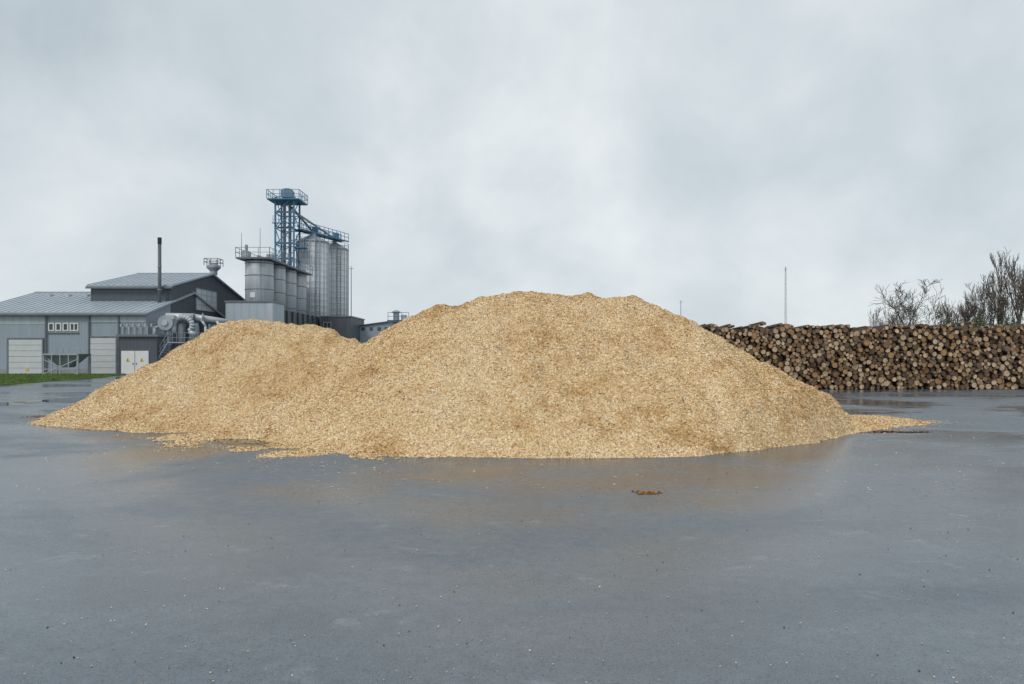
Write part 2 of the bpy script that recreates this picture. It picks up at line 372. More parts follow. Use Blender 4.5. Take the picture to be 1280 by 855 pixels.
def log_meshes(seed):
    r_=random.Random(seed); n=14; el=1-.12*r_.random(); rad=[(1+.05*math.sin(2*math.pi*i/n*2+seed)+r_.uniform(-.07,.07))*(el if i%7 in (3,4) else 1) for i in range(n)]
    L=3.0; bark=MB(); vs=[]
    ys=[0,.02,.75,1.5,2.3,L]
    for yv in ys:
        k=1+.05*math.sin(yv*2+seed); ox=.0 if yv<.1 else .06*math.sin(yv+seed)
        for i in range(n):
            t=2*math.pi*i/n; q=1.06*rad[i]*k*(1 if 0<yv<L else .985); vs.append((math.cos(t)*q+ox,yv,math.sin(t)*q))
    fs=[]
    for a in range(len(ys)-1):
        for i in range(n): fs.append((a*n+i,(a+1)*n+i,(a+1)*n+(i+1)%n,a*n+(i+1)%n))
    fs.append(tuple(range((len(ys)-1)*n,len(ys)*n)))
    bark.addf(vs,fs)
    end=MB(); end.addf([(math.cos(2*math.pi*i/n)*rad[i]*1.0,-.004,math.sin(2*math.pi*i/n)*rad[i]*1.0) for i in range(n)],[tuple(range(n))])
    rim=[(math.cos(2*math.pi*i/n)*rad[i]*1.045,0,math.sin(2*math.pi*i/n)*rad[i]*1.045) for i in range(n)]
    bark.addf(rim,[tuple(range(n))])
    return bark,end
VAR=[log_meshes(s) for s in range(6)]
kinds=[('end_pale','cut log with a pale freshly sawn end in the long log wall','pale ended logs in the log wall'),
       ('end_orange','cut log with an orange brown sawn end in the long log wall','orange brown ended logs in the log wall'),
       ('end_dark','cut log with a dark weathered end in the long log wall','dark ended logs in the log wall')]
proto={}
for vi,(bk,en) in enumerate(VAR):
    for ki,(mk,lb,gr) in enumerate(kinds):
        me=bpy.data.meshes.new('log'); me.from_pydata(bk.v,[],bk.f); me.materials.append(M['bark'] if vi%3 else M['barkg']); me.polygons.foreach_set('use_smooth',[len(p.vertices)==4 for p in me.polygons])
        m2=bpy.data.meshes.new('sawn_end'); m2.from_pydata(en.v,[],en.f); m2.materials.append(M[mk]); proto[vi,ki]=(me,m2)
rest=MB()
def stuff_log(x,y,z,r,vi,tx=0,tz=0,ang=0):
    bk,en=VAR[vi]; ca,sa=math.cos(ang),math.sin(ang)
    f=lambda v:(x+r*(v[0]*ca-v[2]*sa)+tx*v[1],y+v[1],z+r*(v[0]*sa+v[2]*ca)+tz*v[1])
    rest.cur=0 if vi%3 else 2; rest.addf([f(v) for v in bk.v],bk.f); rest.cur=1; rest.addf([f(v) for v in en.v],en.f)
for i in range(n):
    vi=random.randrange(6); yo=D0+random.gauss(0,.13); tx=random.gauss(0,.012); ang=random.uniform(0,6.28)
    if i in ind:
        ki=random.choices([0,1,2],[.34,.38,.28])[0]; me,m2=proto[vi,ki]
        o=bpy.data.objects.new('log',me); C.objects.link(o); o.location=(CX[i],yo,CZ[i]); r=CR[i]
        o.scale=(r,1,r); o.rotation_euler=(0,ang,tx)
        tag(o,kinds[ki][1],'log',kinds[ki][2])
        e=bpy.data.objects.new('sawn_end',m2); C.objects.link(e); e.parent=o
    else: stuff_log(CX[i],yo,CZ[i],CR[i],vi,tx,0,ang)
for row in range(13):
    for k in range(103):
        xx=xl+.3+k*.25+random.uniform(-.05,.05); zz=.14+row*.27+random.uniform(-.04,.04)
        if zz>topz(xx)-.05 or xx>xr: continue
        stuff_log(xx,42.4+random.gauss(0,.1),zz,random.uniform(.13,.18),random.randrange(6))
for k in range(150):
    xx=random.uniform(10.2,33); r=random.uniform(.05,.115)
    stuff_log(xx,D0+random.uniform(-.1,.2),topz(xx)+random.uniform(-.10,.06),r,random.choice([1,2,4,5]),random.gauss(0,.01)+.32*(xx/39),-.012)
o=rest.build('remaining_logs',[M['bark'],M['end_mix'],M['barkg']]); tag(o,'rest of the long wall of stacked logs behind the chip pile on the right','logs',kind='stuff')
# ---------------------------------------------------------------- buildings
def window(parent,x0,x1,y,z0,z1,nx_=1,nz_=1,pane='glass',fm='white',w=.06,axis='y'):
    fr=MB(); 
    def bx(m,u0,u1,v0,v1,d0,d1):
        if axis=='y': m.box(u0,u1,y-d1,y-d0,v0,v1)
        else: m.box(y+d0,y+d1,u0,u1,v0,v1)
    bx(fr,x0-w,x0,z0-w,z1+w,.002,.07); bx(fr,x1,x1+w,z0-w,z1+w,.002,.07); bx(fr,x0,x1,z0-w,z0,.002,.07); bx(fr,x0,x1,z1,z1+w,.002,.07)
    for i in range(1,nx_): c=x0+(x1-x0)*i/nx_; bx(fr,c-w/2,c+w/2,z0,z1,.02,.065)
    for i in range(1,nz_): c=z0+(z1-z0)*i/nz_; bx(fr,x0,x1,c-w/3,c+w/3,.02,.06)
    f=fr.build('window',M[fm],parent); pn=MB(); bx(pn,x0,x1,z0,z1,.004,.016); pn.build('pane',M[pane],f); return f
def gable(x0,x1,y0,y1,ze,zr): # ridge along X
    ym=(y0+y1)/2; m=MB(); m.prism([(y0,0),(y1,0),(y1,ze),(ym,zr),(y0,ze)],'x',x0,x1); return m
def groof(x0,x1,y0,y1,ze,zr,ov=.35,th=.18,rib=.7):
    ym=(y0+y1)/2; sl=(zr-ze)/(ym-y0); m=MB(); e=.01
    m.prism([(y0-ov,ze-ov*sl+e),(ym,zr+e),(ym,zr+th),(y0-ov,ze-ov*sl+th)],'x',x0-ov,x1+ov)
    m.prism([(y1+ov,ze-ov*sl+e),(ym+.001,zr+e),(ym+.001,zr+th),(y1+ov,ze-ov*sl+th)],'x',x0-ov,x1+ov)
    k=x0-ov+.1
    while k<x1+ov:
        m.prism([(y0-ov,ze-ov*sl+th),(ym-.15,zr+th-.15*sl),(ym-.15,zr+th+.06-.15*sl),(y0-ov,ze-ov*sl+th+.06)],'x',k,k+.05); k+=rib
    m.box(x0-ov-.02,x1+ov+.02,ym-.16,ym+.16,zr+th-.03,zr+th+.07)
    return m
def rail(m,pts,z,h=1.1,step=1.3,r=.03):
    for a,b in zip(pts[:-1],pts[1:]):
        a=Vector((*a,z)); b=Vector((*b,z)); L=(b-a).length; k=max(1,round(L/step))
        for i in range(k+1): p=a.lerp(b,i/k); m.tube(p,p+Vector((0,0,h)),r,n=4)
        for hh in (h,h*.5): m.tube(a+Vector((0,0,hh)),b+Vector((0,0,hh)),r,n=4)
    return m
A=empty('production_hall',(-46,70,0),'long pale grey production hall with sloping metal roof at the far left edge','industrial building')
ax0,ax1=-55.5,-37.5
gable(ax0,ax1,70,90,6.25,9.1).build('wall',M['wall'],A)
rf=groof(ax0,ax1,70,90,6.25,9.1).build('roof',M['roof'],A)
for k in range(5):
    xx=-53+k*2.1; MB().box(xx,xx+.5,77.6,78.2,8.3,8.85).build('roof_vent',M['galv'],rf)
MB().box(ax0-.3,ax1+.3,69.5,69.68,5.98,6.18).build('gutter',M['trim'],A)
MB().box(ax0,ax1,69.95,69.998,0,.5).build('plinth',M['conc'],A)
for px in (57,111,148):
    MB().tube((X(px,69.85),69.85,0),(X(px,69.85),69.85,6.0),.08,n=8).build('downpipe',M['trim'],A)
def sect_door(parent,px0,px1,py,y,mt='door',n=6,lab=None):
    x0,x1=X(px0,y),X(px1,y); zt=Z(py,y); m=MB(); hz=(zt-.03)/n
    for i in range(n): m.box(x0,x1,y-.05,y-.003,.03+i*hz,.03+(i+1)*hz-.03)
    d=m.build('sectional_door',M[mt],parent)
    f=MB(); f.box(x0-.14,x0-.005,y-.09,y-.003,0,zt+.14); f.box(x1+.005,x1+.14,y-.09,y-.003,0,zt+.14); f.box(x0-.005,x1+.005,y-.09,y-.003,zt+.005,zt+.14)
    f.build('door_frame',M['trim'],d); 
    if lab: d['label']=lab
    return d
d=sect_door(A,11,53,424,69.95)
yx=X(33,69.85); MB().prism([(yx-.16,.35),(yx+.16,.35),(yx+.16,.6),(yx-.16,.6)],'y',69.86,69.89).build('warning_sign',M['yellow'],d)
sect_door(A,113,145,422,69.95)
for (a,b) in ((62,66.5),(71,75.5),(80,84.5),(89,97)):
    window(A,X(a,70),X(b,70),70,Z(412.5,70),Z(405,70),1 if a<88 else 2,1,'glass','white',.11)
MB().box(X(60,70),X(99,70),69.88,69.997,Z(415.5,70)-.1,Z(415.5,70)).build('window_sill',M['trim'],A)
MB().box(X(114,70),ax1-.02,69.93,69.996,Z(403,70),Z(392,70)-.25).build('upper_band',M['wall2'],A)
MB().box(ax0,X(56,70),69.97,69.997,5.1,5.95).build('eave_band',M['wall2'],A)
for k in range(6):
    xx=X(152+k*7.6,69.6); m=MB(); m.path([(xx,69.85,3.9),(xx,69.85,4.9),(xx,69.7,5.1),(xx,69.5,5.08),(xx,69.42,4.8)],.06,7); m.box(xx-.1,xx+.1,69.75,69.92,3.85,4.0); m.build('gooseneck_vent',M['galv'],A)
K=empty('electrical_annex',(-38,68,0),'low dark annex with white double doors and yellow warning triangles beside the pale hall','annex')
kx0,kx1=X(149,67.6),X(196,67.6); MB().box(kx0,kx1,67.6,69.85,0,3.75).build('wall',M['dark'],K)
MB().box(kx0-.2,kx1+.2,67.35,69.9,3.76,3.98).build('roof',M['trim'],K)
for (a,b) in ((152,168.6),(169.4,186)):
    x0,x1=X(a,67.6),X(b,67.6); dd=MB().box(x0,x1,67.53,67.597,.06,2.35).build('door',M['white'],K)
    c=(x0+x1)/2; MB().prism([(c-.2,1.3),(c+.2,1.3),(c,1.66)],'y',67.50,67.528).build('warning_triangle',M['yellow'],dd)
    MB().prism([(c+.02,1.58),(c-.07,1.44),(c-.01,1.44),(c-.03,1.33),(c+.07,1.48),(c+.01,1.48)],'y',67.485,67.498).build('bolt_symbol',M['black'],dd)
    MB().box(x1-.16 if a<160 else x0+.1,x1-.1 if a<160 else x0+.16,67.48,67.528,1.0,1.15).build('handle',M['black'],dd)
B=empty('dark_gable_hall',(-42,75,0),'taller dark grey hall with pale roof, gable and flue rising behind the pale hall','industrial building')
bx0,bx1=-46.3,-37.45
gable(bx0,bx1,75,95,9.5,11.9).build('wall',M['dark'],B)
rb=groof(bx0,bx1,75,95,9.5,11.9,.3).build('roof',M['roof'],B)
MB().box(bx0-.3,bx1+.3,74.5,74.66,9.2,9.42).build('gutter',M['trim'],B)
window(B,80.9,86.4,bx1,Z(388,83),Z(362.5,83),4,4,'glassl','galv',.06,'x')
m=MB(); fx=X(199.5,74.2); m.tube((fx,74.2,5),(fx,74.2,14.3),.18,n=14)
fl=m.build('chimney',M['flue'],B,True); MB().tube((fx,74.2,14.0),(fx,74.2,14.7),.21,n=14).build('chimney_cap',M['black'],fl)
m=MB(); 
for z in (6.5,9,11.5): m.tube((fx,74.2,z),(fx,74.2,z+.08),.23,n=14)
m.build('chimney_band',M['galvd'],fl)
vx=X(267,86); m=MB(); m.lathe(vx,86,[(.45,12.0),(.45,12.5),(.85,12.9),(.85,13.15),(.5,13.35),(.5,13.5)],16)
rv=m.build('roof_ventilator',M['galvd'],B); m=MB(); rail(m,[(vx-.85,85.2),(vx+.85,85.2),(vx+.85,86.8),(vx-.85,86.8),(vx-.85,85.2)],13.15,.85,.8,.04); m.build('railing',M['dark2'],rv)
Lb=empty('filter_house',(-35,80,0),'dark lean-to filter house under the gable between hall and silos','industrial building')
MB().box(-37.3,-33.8,79,92,0,5.2).build('wall',M['dark2'],Lb); MB().box(-37.3,-33.6,78.8,92.2,5.21,5.4).build('roof',M['trim'],Lb)
hp=empty('feed_hopper',(X(84,66),66,0),'grey steel hopper on a framed stand before the pale hall between its two doors','hopper')
hx=X(84,66); m=MB(); w1,w2,zb,zt=1.7,.45,.75,2.05
m.addf([(hx-w1,65,zt),(hx+w1,65,zt),(hx+w1,67,zt),(hx-w1,67,zt),(hx-w2,65.6,zb),(hx+w2,65.6,zb),(hx+w2,66.4,zb),(hx-w2,66.4,zb)],[(0,1,5,4),(1,2,6,5),(2,3,7,6),(3,0,4,7),(4,5,6,7)])
m.build('hopper_bin',M['hopper'],hp); 
for sx in (-1,1):
    for yy in (65.05,66.95): MB().box(hx+sx*1.62-.07,hx+sx*1.62+.07,yy-.07,yy+.07,0,zt-.02).build('leg',M['galvd'],hp)
m=MB(); m.box(hx-1.68,hx+1.68,64.91,64.97,zt-.12,zt+.04); m.tube((hx-1.6,64.95,.1),(hx+1.6,64.95,1.5),.05,n=5); m.tube((hx+1.6,64.95,.1),(hx-1.6,64.95,1.5),.05,n=5); m.box(hx-1.55,hx+1.55,64.93,65.0,.55,.65)
for q_ in (-.8,0,.8): m.box(hx+q_-.04,hx+q_+.04,64.92,64.98,0,zt-.13)
m.build('brace',M['galvd'],hp)
m=MB(); rail(m,[(hx-1.6,67),(hx+1.2,67)],2.05,.55,.6,.03); m.build('railing',M['galvd'],hp)
dc=empty('dust_collector',(X(232,71),71,0),'grey dust collector with fat horizontal duct and cone hoppers between hall and silos','dust collector')
D=71.; m=MB(); m.tube((X(208,D),D,Z(397,D)),(X(240,D),D+.5,Z(397,D)),.5,.46,n=18); m.tube((X(240,D),D+.5,Z(397,D)),(X(276,D),D+2,Z(401,D)),.42,.26,n=14)
du=m.build('duct',M['galv'],dc,True); m=MB()
for px in (218,228,240,252): m.tube((X(px,D),D+.2,Z(397.5,D)),(X(px+.8,D),D+.22,Z(397.5,D)),.52,n=18)
m.build('duct_flange',M['galvd'],du)
m=MB(); m.tube((X(213,D),D-1.1,Z(404,D)),(X(213,D),D-.45,Z(404,D)),.78,.78,22); m.build('fan_housing',M['galvd'],dc); 
m=MB(); m.tube((X(213,D),D-1.25,Z(404,D)),(X(213,D),D-1.11,Z(404,D)),.3,.3,16); m.box(X(213,D)+.3,X(213,D)+.9,D-1.05,D-.5,Z(404,D)+.35,Z(404,D)+.77); m.build('fan_inlet',M['galv'],dc)
m=MB(); pts=[]
for k in range(13):
    a=math.pi*(1.0-k/12*1.25); pts.append((X(232,D)+.95*math.cos(a),D-.55,Z(407,D)+.85*math.sin(a)))
m.path([(pts[0][0],D-.55,Z(417,D))]+pts+[(X(247,D),D-.5,Z(419,D))],.27,12); m.build('curved_duct',M['galv'],dc,True)
for px in (226,243): MB().lathe(X(px,D),D+.1,[(.12,Z(437,D)),(.42,Z(420,D)),(.42,Z(408,D)),(.3,Z(404,D))],16).build('cyclone',M['galvd'],dc,True)
m=MB(); m.box(X(229,D),X(262,D),D+1,D+2.6,Z(430,D),Z(404,D)); m.build('filter_box',M['dark'],dc)
m=MB(); m.path([(X(252,D),D,Z(400,D)),(X(258,D),D-.2,Z(408,D)),(X(258,D),D-.2,Z(428,D))],.13,8); m.path([(X(268,D),D+.6,Z(401,D)),(X(272,D),D+.6,Z(410,D)),(X(280,D),D+.6,Z(414,D))],.13,8); m.build('branch_pipe',M['galv'],dc,True)
for (px,yy) in ((206,D),(218,D),(238,D),(262,D),(268,D+1.6),(232,D+2)): MB().box(X(px,D)-.08,X(px,D)+.08,yy-.08,yy+.08,0,Z(405,D)).build('leg',M['bluel'],dc)
m=MB(); m.tube((X(206,D),D,.3),(X(218,D),D,4),.05,n=5); m.tube((X(218,D),D,.3),(X(238,D),D,4),.05,n=5); m.tube((X(238,D),D,4),(X(262,D),D,.3),.05,n=5)
for z in (1.6,3.2): m.tube((X(206,D),D,z),(X(262,D),D,z),.05,n=5)
m.build('brace',M['bluel'],dc)
m=MB(); m.box(X(204,D),X(266,D),D-.7,D-.2,3.15,3.23); wk=m.build('platform',M['galvd'],dc); m=MB(); rail(m,[(X(204,D),D-.7),(X(266,D),D-.7)],3.23,1.0,.8,.025); m.build('railing',M['galvd'],wk)
m=MB(); m.path([(X(203,D),D-.3,Z(408,D)),(X(197,D),D-.6,Z(410,D)),(X(197,D),D-.6,Z(424,D)),(X(205,D),D-.4,Z(436,D))],.16,9); m.build('elbow_pipe',M['galv'],dc,True)
sr=empty('steel_staircase',(X(200,68.5),68.5,0),'pale galvanised steel staircase beside the dust collector','staircase')
xa,za,xb,zb2=X(188,68.3),0.1,X(212,68.3),3.2; m=MB()
for k in range(13):
    f=k/12; xx=xa+(xb-xa)*f; zz=za+(zb2-za)*f; m.box(xx-.13,xx+.13,68.0,68.8,zz,zz+.05)
m.build('tread',M['galv'],sr)
for yy in (67.97,68.83): MB().tube((xa,yy,za),(xb,yy,zb2),.06,n=5).build('stringer',M['galvd'],sr)
for yy in (67.97,68.83):
    m=MB(); m.tube((xa,yy,za+1),(xb,yy,zb2+1),.03,n=5); m.tube((xa,yy,za+.5),(xb,yy,zb2+.5),.025,n=5)
    for k in range(6): f=k/5; xx=xa+(xb-xa)*f; zz=za+(zb2-za)*f; m.tube((xx,yy,zz),(xx,yy,zz+1),.025,n=5)
    m.build('handrail',M['galvd'],sr)
MB().box(xb,xb+1.6,67.9,68.9,3.15,3.24).build('landing',M['galvd'],sr)
sb=empty('silo_base_building',(-31,80,0),'boxy building with pale front and dark flank carrying the small silos','industrial building')
MB().box(X(282,80),-28.05,80,84,0,8.1).build('front_block',M['wall2'],sb)
MB().box(-33.7,-28.3,84.01,100.4,0,7.5).build('wall',M['dark'],sb)
MB().box(X(282,80)-.1,-27.95,79.9,84.1,8.11,8.3).build('roof',M['trim'],sb)
MB().box(X(334,79.95),X(341,79.95),79.9,79.99,Z(402,80),Z(380,80)).build('service_panel',M['galv'],sb)
m=MB()
for k in range(7): yy=85.5+k*2.2; m.box(-28.3,-28.1,yy,yy+.15,0,7.5)
m.build('pilaster',M['dark2'],sb)
s2=empty('low_dark_store',(-25,100,0),'low dark store at the foot of the tall corrugated silos','industrial building')
MB().box(-27.8,-23.4,99,108,0,7.4).build('wall',M['dark'],s2); MB().box(-27.9,-23.3,98.9,108.1,7.41,7.6).build('roof',M['trim'],s2)
window(s2,-27.3,-26.3,99,5.4,6.6,2,1,'glass','galv',.06)
ords=['nearest','second nearest','third nearest','farthest']
for i in range(4):
    D=84.3+4.5*i; cxx=-31.2; r=1.66
    e=empty('steel_silo',(cxx,D,7.6),'%s of the four short smooth grey silos under the railed deck'%ords[i],'silo','short grey silos in a row')
    m=MB(); m.lathe(cxx,D,[(r*.9,7.55),(r,7.7),(r,13.3),(r*.92,13.5)],32); m.build('shell',M['silo'],e,True)
    m=MB()
    for z in (8.2,9.9,11.6,13.1): m.lathe(cxx,D,[(r+.01,z),(r+.05,z+.02),(r+.05,z+.08),(r+.01,z+.1)],32)
    m.build('hoop',M['trim'],e)
    m=MB(); lx=cxx+r*.5; ly=D-r*.95
    for s_ in (-.2,.2): m.tube((lx+s_,ly,7.6),(lx+s_,ly,14),.025,n=4)
    for k in range(18): m.tube((lx-.2,ly,7.8+k*.34),(lx+.2,ly,7.8+k*.34),.02,n=4)
    m.build('ladder',M['galv'],e)
    MB().box(cxx-.5,cxx+.1,D-r-.06,D-r+.2,8.9,9.5).build('hatch',M['white'],e)
dk=empty('silo_deck',(-31.2,82,13.6),'railed steel deck running over the tops of the short grey silos','deck')
MB().box(-33.3,-29.2,82.2,100,13.55,13.75).build('deck_plate',M['trim'],dk)
m=MB(); rail(m,[(-33.3,82.2),(-29.2,82.2),(-29.2,100),(-33.3,100),(-33.3,82.2)],13.75,1.15,1.2,.035); m.build('railing',M['bluel'],dk)
m=MB(); m.box(-32.9,-32.1,83,84,13.76,14.6); m.tube((-32.5,83.5,14.6),(-32.5,83.5,15.4),.2,n=8); m.build('filter_unit',M['galvd'],dk)
m=MB(); m.box(-30.6,-29.9,85,86,13.76,14.5); m.build('filter_unit',M['galvd'],dk)
m=MB(); m.tube((-31.2,84,14.0),(-31.2,99,14.0),.22,n=8); m.build('screw_conveyor',M['bluel'],dk)
for (a,b,t_) in ((-32.9,83,16.8),(-31.0,84,17.6)):
    MB().tube((a,b,13.75),(a,b,t_),.04,.02,n=5).build('antenna',M['dark2'],dk)
for i,(px,D,r,lb) in enumerate(((391,104,2.35,'nearer and wider of the two tall corrugated silos with cone roofs'),(417.5,111,2.25,'right and farther of the two tall corrugated silos with cone roofs'))):
    cxx=X(px,D); e=empty('corrugated_silo',(cxx,D,0),lb,'silo'); zt=19.0
    m=MB(); m.lathe(cxx,D,[(r,0),(r,zt)],48); sh=m.build('shell',M['corr'],e,True)
    sh.data.polygons[-1].use_smooth=False
    m=MB(); m.lathe(cxx,D,[(r+.12,zt-.05),(r+.12,zt+.08),(.45,zt+1.15),(.45,zt+1.4)],32); m.build('roof',M['galvd'],e)
    for k in range(20):
        a=2*math.pi*k/20+.1; 
        MB().tube((cxx+(r+.05)*math.cos(a),D+(r+.05)*math.sin(a),0),(cxx+(r+.05)*math.cos(a),D+(r+.05)*math.sin(a),zt),.07,n=4).build('stiffener',M['galv'],e)
    m=MB(); a=-math.pi/2+.55; lx=cxx+(r+.25)*math.cos(a); ly=D+(r+.25)*math.sin(a)
    for s_ in (-.25,.25): m.tube((lx+s_,ly,6),(lx+s_,ly,zt+.6),.035,n=4)
    for k in range(30): m.tube((lx-.25,ly,6.2+k*.44),(lx+.25,ly,6.2+k*.44),.025,n=4)
    m.build('ladder',M['bluel'],e)
    m=MB(); rr=r+.1; pts=[(cxx+rr*math.cos(2*math.pi*k/12),D+rr*math.sin(2*math.pi*k/12)) for k in range(13)]; rail(m,pts,zt+.08,.9,1.5,.03); m.build('railing',M['blue'],e)
D=101.; tx=X(359.5,D); hw=1.35; zt=25.0; pw=2.35
T=empty('elevator_tower',(tx,D,0),'tall blue lattice bucket elevator tower with railed top platform above the silos','tower')
m=MB()
for sx in (-1,1):
    for sy in (-1,1): m.box(tx+sx*hw-.11,tx+sx*hw+.11,D+sy*hw-.11,D+sy*hw+.11,0,zt)
z=0; k=0
while z<zt-1:
    z2=z+2.27
    for (p,q_) in (((-1,-1),(1,-1)),((1,-1),(1,1)),((1,1),(-1,1)),((-1,1),(-1,-1))):
        a=(tx+p[0]*hw,D+p[1]*hw); b_=(tx+q_[0]*hw,D+q_[1]*hw)
        m.tube((*a,z2),(*b_,z2),.075,n=4)
        if k%2: a,b_=b_,a
        m.tube((*a,z),(*b_,z2),.065,n=4)
    z=z2;k+=1
m.build('lattice_frame',M['blue'],T)
m=MB()
for s_ in (-.45,.35): m.box(tx+s_-.17,tx+s_+.17,D-.2,D+.2,0,zt+1.2)
m.build('elevator_leg',M['bluel'],T)
m=MB(); z=7
while z<zt-2:
    m.box(tx-hw+.1,tx+hw-.1,D-hw+.1,D-.5,z,z+.06); m.tube((tx-hw+.2,D-hw+.2,z),(tx+hw-.2,D-hw+.2,z+2.27),.08,n=4); z+=2.27
m.build('internal_stair',M['bluel'],T)
pf=MB().box(tx-pw,tx+pw,D-2.1,D+2.1,zt-.5,zt-.34).build('top_platform',M['blue'],T)
m=MB(); rail(m,[(tx-pw,D-2.1),(tx+pw,D-2.1),(tx+pw,D+2.1),(tx-pw,D+2.1),(tx-pw,D-2.1)],zt-.34,1.25,.9,.045); m.build('railing',M['blue'],pf)
m=MB(); m.box(tx-.8,tx+.8,D-.7,D+.7,zt+.17,zt+1.2); m.lathe(tx,D,[(.75,zt+1.21),(.75,zt+1.4),(.3,zt+1.55)],12); m.build('elevator_head',M['bluel'],T)
m=MB(); rail(m,[(tx-1.6,D-1.6),(tx+1.6,D-1.6)],21.2,1,.8,.035); m.box(tx-1.7,tx+1.7,D-1.8,D-1.4,21.1,21.2); m.build('landing',M['blue'],T)
sp=empty('grain_spout',(tx+1,D,22),'sloping pipes running from the blue tower down to the tall silos','spout')
c1=X(391,104); c2=X(417.5,111)
MB().tube((tx+.6,D,zt-1.2),(c1,104,20.7),.17,n=10).build('pipe',M['bluel'],sp); MB().tube((tx+.9,D+.4,zt-1.8),(c2,111,20.9),.16,n=10).build('pipe',M['galvd'],sp)
cw=empty('silo_catwalk',(c1,104,20.6),'blue railed catwalk crossing the cone roofs of the tall silos','catwalk')
def along(a,b,off,z):
    d=Vector((b[0]-a[0],b[1]-a[1],0)).normalized(); nn=Vector((-d.y,d.x,0)); return Vector((a[0],a[1],z))+nn*off, Vector((b[0],b[1],z))+nn*off
a_=(tx+1.4,D+.3); b_=(c2+1.4,112.5)
m=MB(); p,q_=along(a_,b_,0,20.5); 
for off in (-.7,.7):
    p1,q1=along(a_,b_,off,20.55); m.tube(p1,q1,.13,n=4)
m.build('girder',M['blue'],cw)
pl,ql=along(a_,b_,.7,20.6); pr,qr=along(a_,b_,-.7,20.6)
m=MB(); m.addf([pl,ql,qr,pr],[(0,1,2,3)]); m.build('walkway',M['bluel'],cw)
m=MB()
for (u,v) in ((pl,ql),(pr,qr)): rail(m,[(u.x,u.y),(v.x,v.y)],20.6,1.2,1.1,.05)
m.build('railing',M['blue'],cw)
m=MB(); 
for f in (.35,.8): pp=Vector(p).lerp(q_,f); m.box(pp.x-.4,pp.x+.4,pp.y-.4,pp.y+.4,20.65,21.6)
m.build('drive_unit',M['blue'],cw)
m=MB(); m.box(tx+1.3,tx+2.9,D-1.2,D+.4,17.6,17.75); rail(m,[(tx+1.3,D-1.2),(tx+2.9,D-1.2),(tx+2.9,D+.4)],17.75,1.1,.8,.04); m.build('side_landing',M['blue'],cw)
def mast(px,ytop,D,label,r=.09,lattice=False):
    x=X(px,D); e=empty('radio_mast',(x,D,0),label,'mast'); zt=Z(ytop,D)
    if lattice:
        m=MB()
        for k in range(3):
            a=2*math.pi*k/3; m.tube((x+.25*math.cos(a),D+.25*math.sin(a),0),(x+.12*math.cos(a),D+.12*math.sin(a),zt-.8),.035,.03,n=4)
        z=.5;k=0
        while z<zt-2:
            a=2*math.pi*(k%3)/3; b=2*math.pi*((k+1)%3)/3; rr=.25-.13*z/zt
            m.tube((x+rr*math.cos(a),D+rr*math.sin(a),z),(x+rr*math.cos(b),D+rr*math.sin(b),z+.9),.02,n=3); z+=.9;k+=1
        m.build('pole',M['galvd'],e)
    else: MB().tube((x,D,0),(x,D,zt-.4),r,r*.6,n=8).build('pole',M['galvd'],e)
    m=MB(); m.tube((x,D,zt-.9),(x,D,zt),r*.6,r*.3,n=6); m.tube((x-.35,D,zt-.5),(x+.35,D,zt-.5),.04,n=4); m.build('antenna',M['dark2'],e)
mast(982,333,130,'tallest slim lattice mast rising above the log wall at right',.12,True)
mast(851,375,150,'short thin pole just over the right shoulder of the chip pile',.12)
mast(439,332,112,'thin grey pole standing right of the corrugated silos',.1)
fb=empty('far_grey_shed',(-20,105,0),'low grey shed with sloping roof behind the dip of the chip pile','shed')
x0,x1=X(441,105),X(488,105); m=MB(); m.prism([(x0,0),(x1,0),(x1,Z(402,105)),(x0+1.2,Z(408,105)),(x0,Z(409,105))],'y',105,118); m.build('wall',M['wall'],fb)
m=MB(); m.prism([(x0-.2,Z(408.6,105)),(x1+.2,Z(401.8,105)),(x1+.2,Z(400.8,105)),(x0-.2,Z(407.6,105))],'y',104.7,118.3); m.build('roof',M['trim'],fb)
for px in (452,462,472,481): MB().box(X(px,105),X(px+4,105),104.93,104.99,Z(413,105),Z(409,105)).build('window',M['glass'],fb)
pk=empty('plant_unit',(X(497,110),110,0),'dark boxy plant with rooftop vents peeping over the dip of the chip pile','industrial plant')
D=110; MB().box(X(484,D),X(512,D),D,D+8,0,Z(400,D)).build('wall',M['dark'],pk)
MB().lathe(X(494,D),D+1,[(.5,Z(400,D)),(.5,Z(391,D)),(.8,Z(389.5,D)),(.2,Z(387,D))],10).build('roof_vent',M['galvd'],pk)
m=MB(); rail(m,[(X(485,D),D),(X(511,D),D)],Z(400,D),1.2,1.2,.05); m.build('railing',M['blue'],pk)
MB().box(X(500,D),X(506,D),D+1,D+2,Z(400,D),Z(393,D)).build('roof_box',M['galv'],pk)
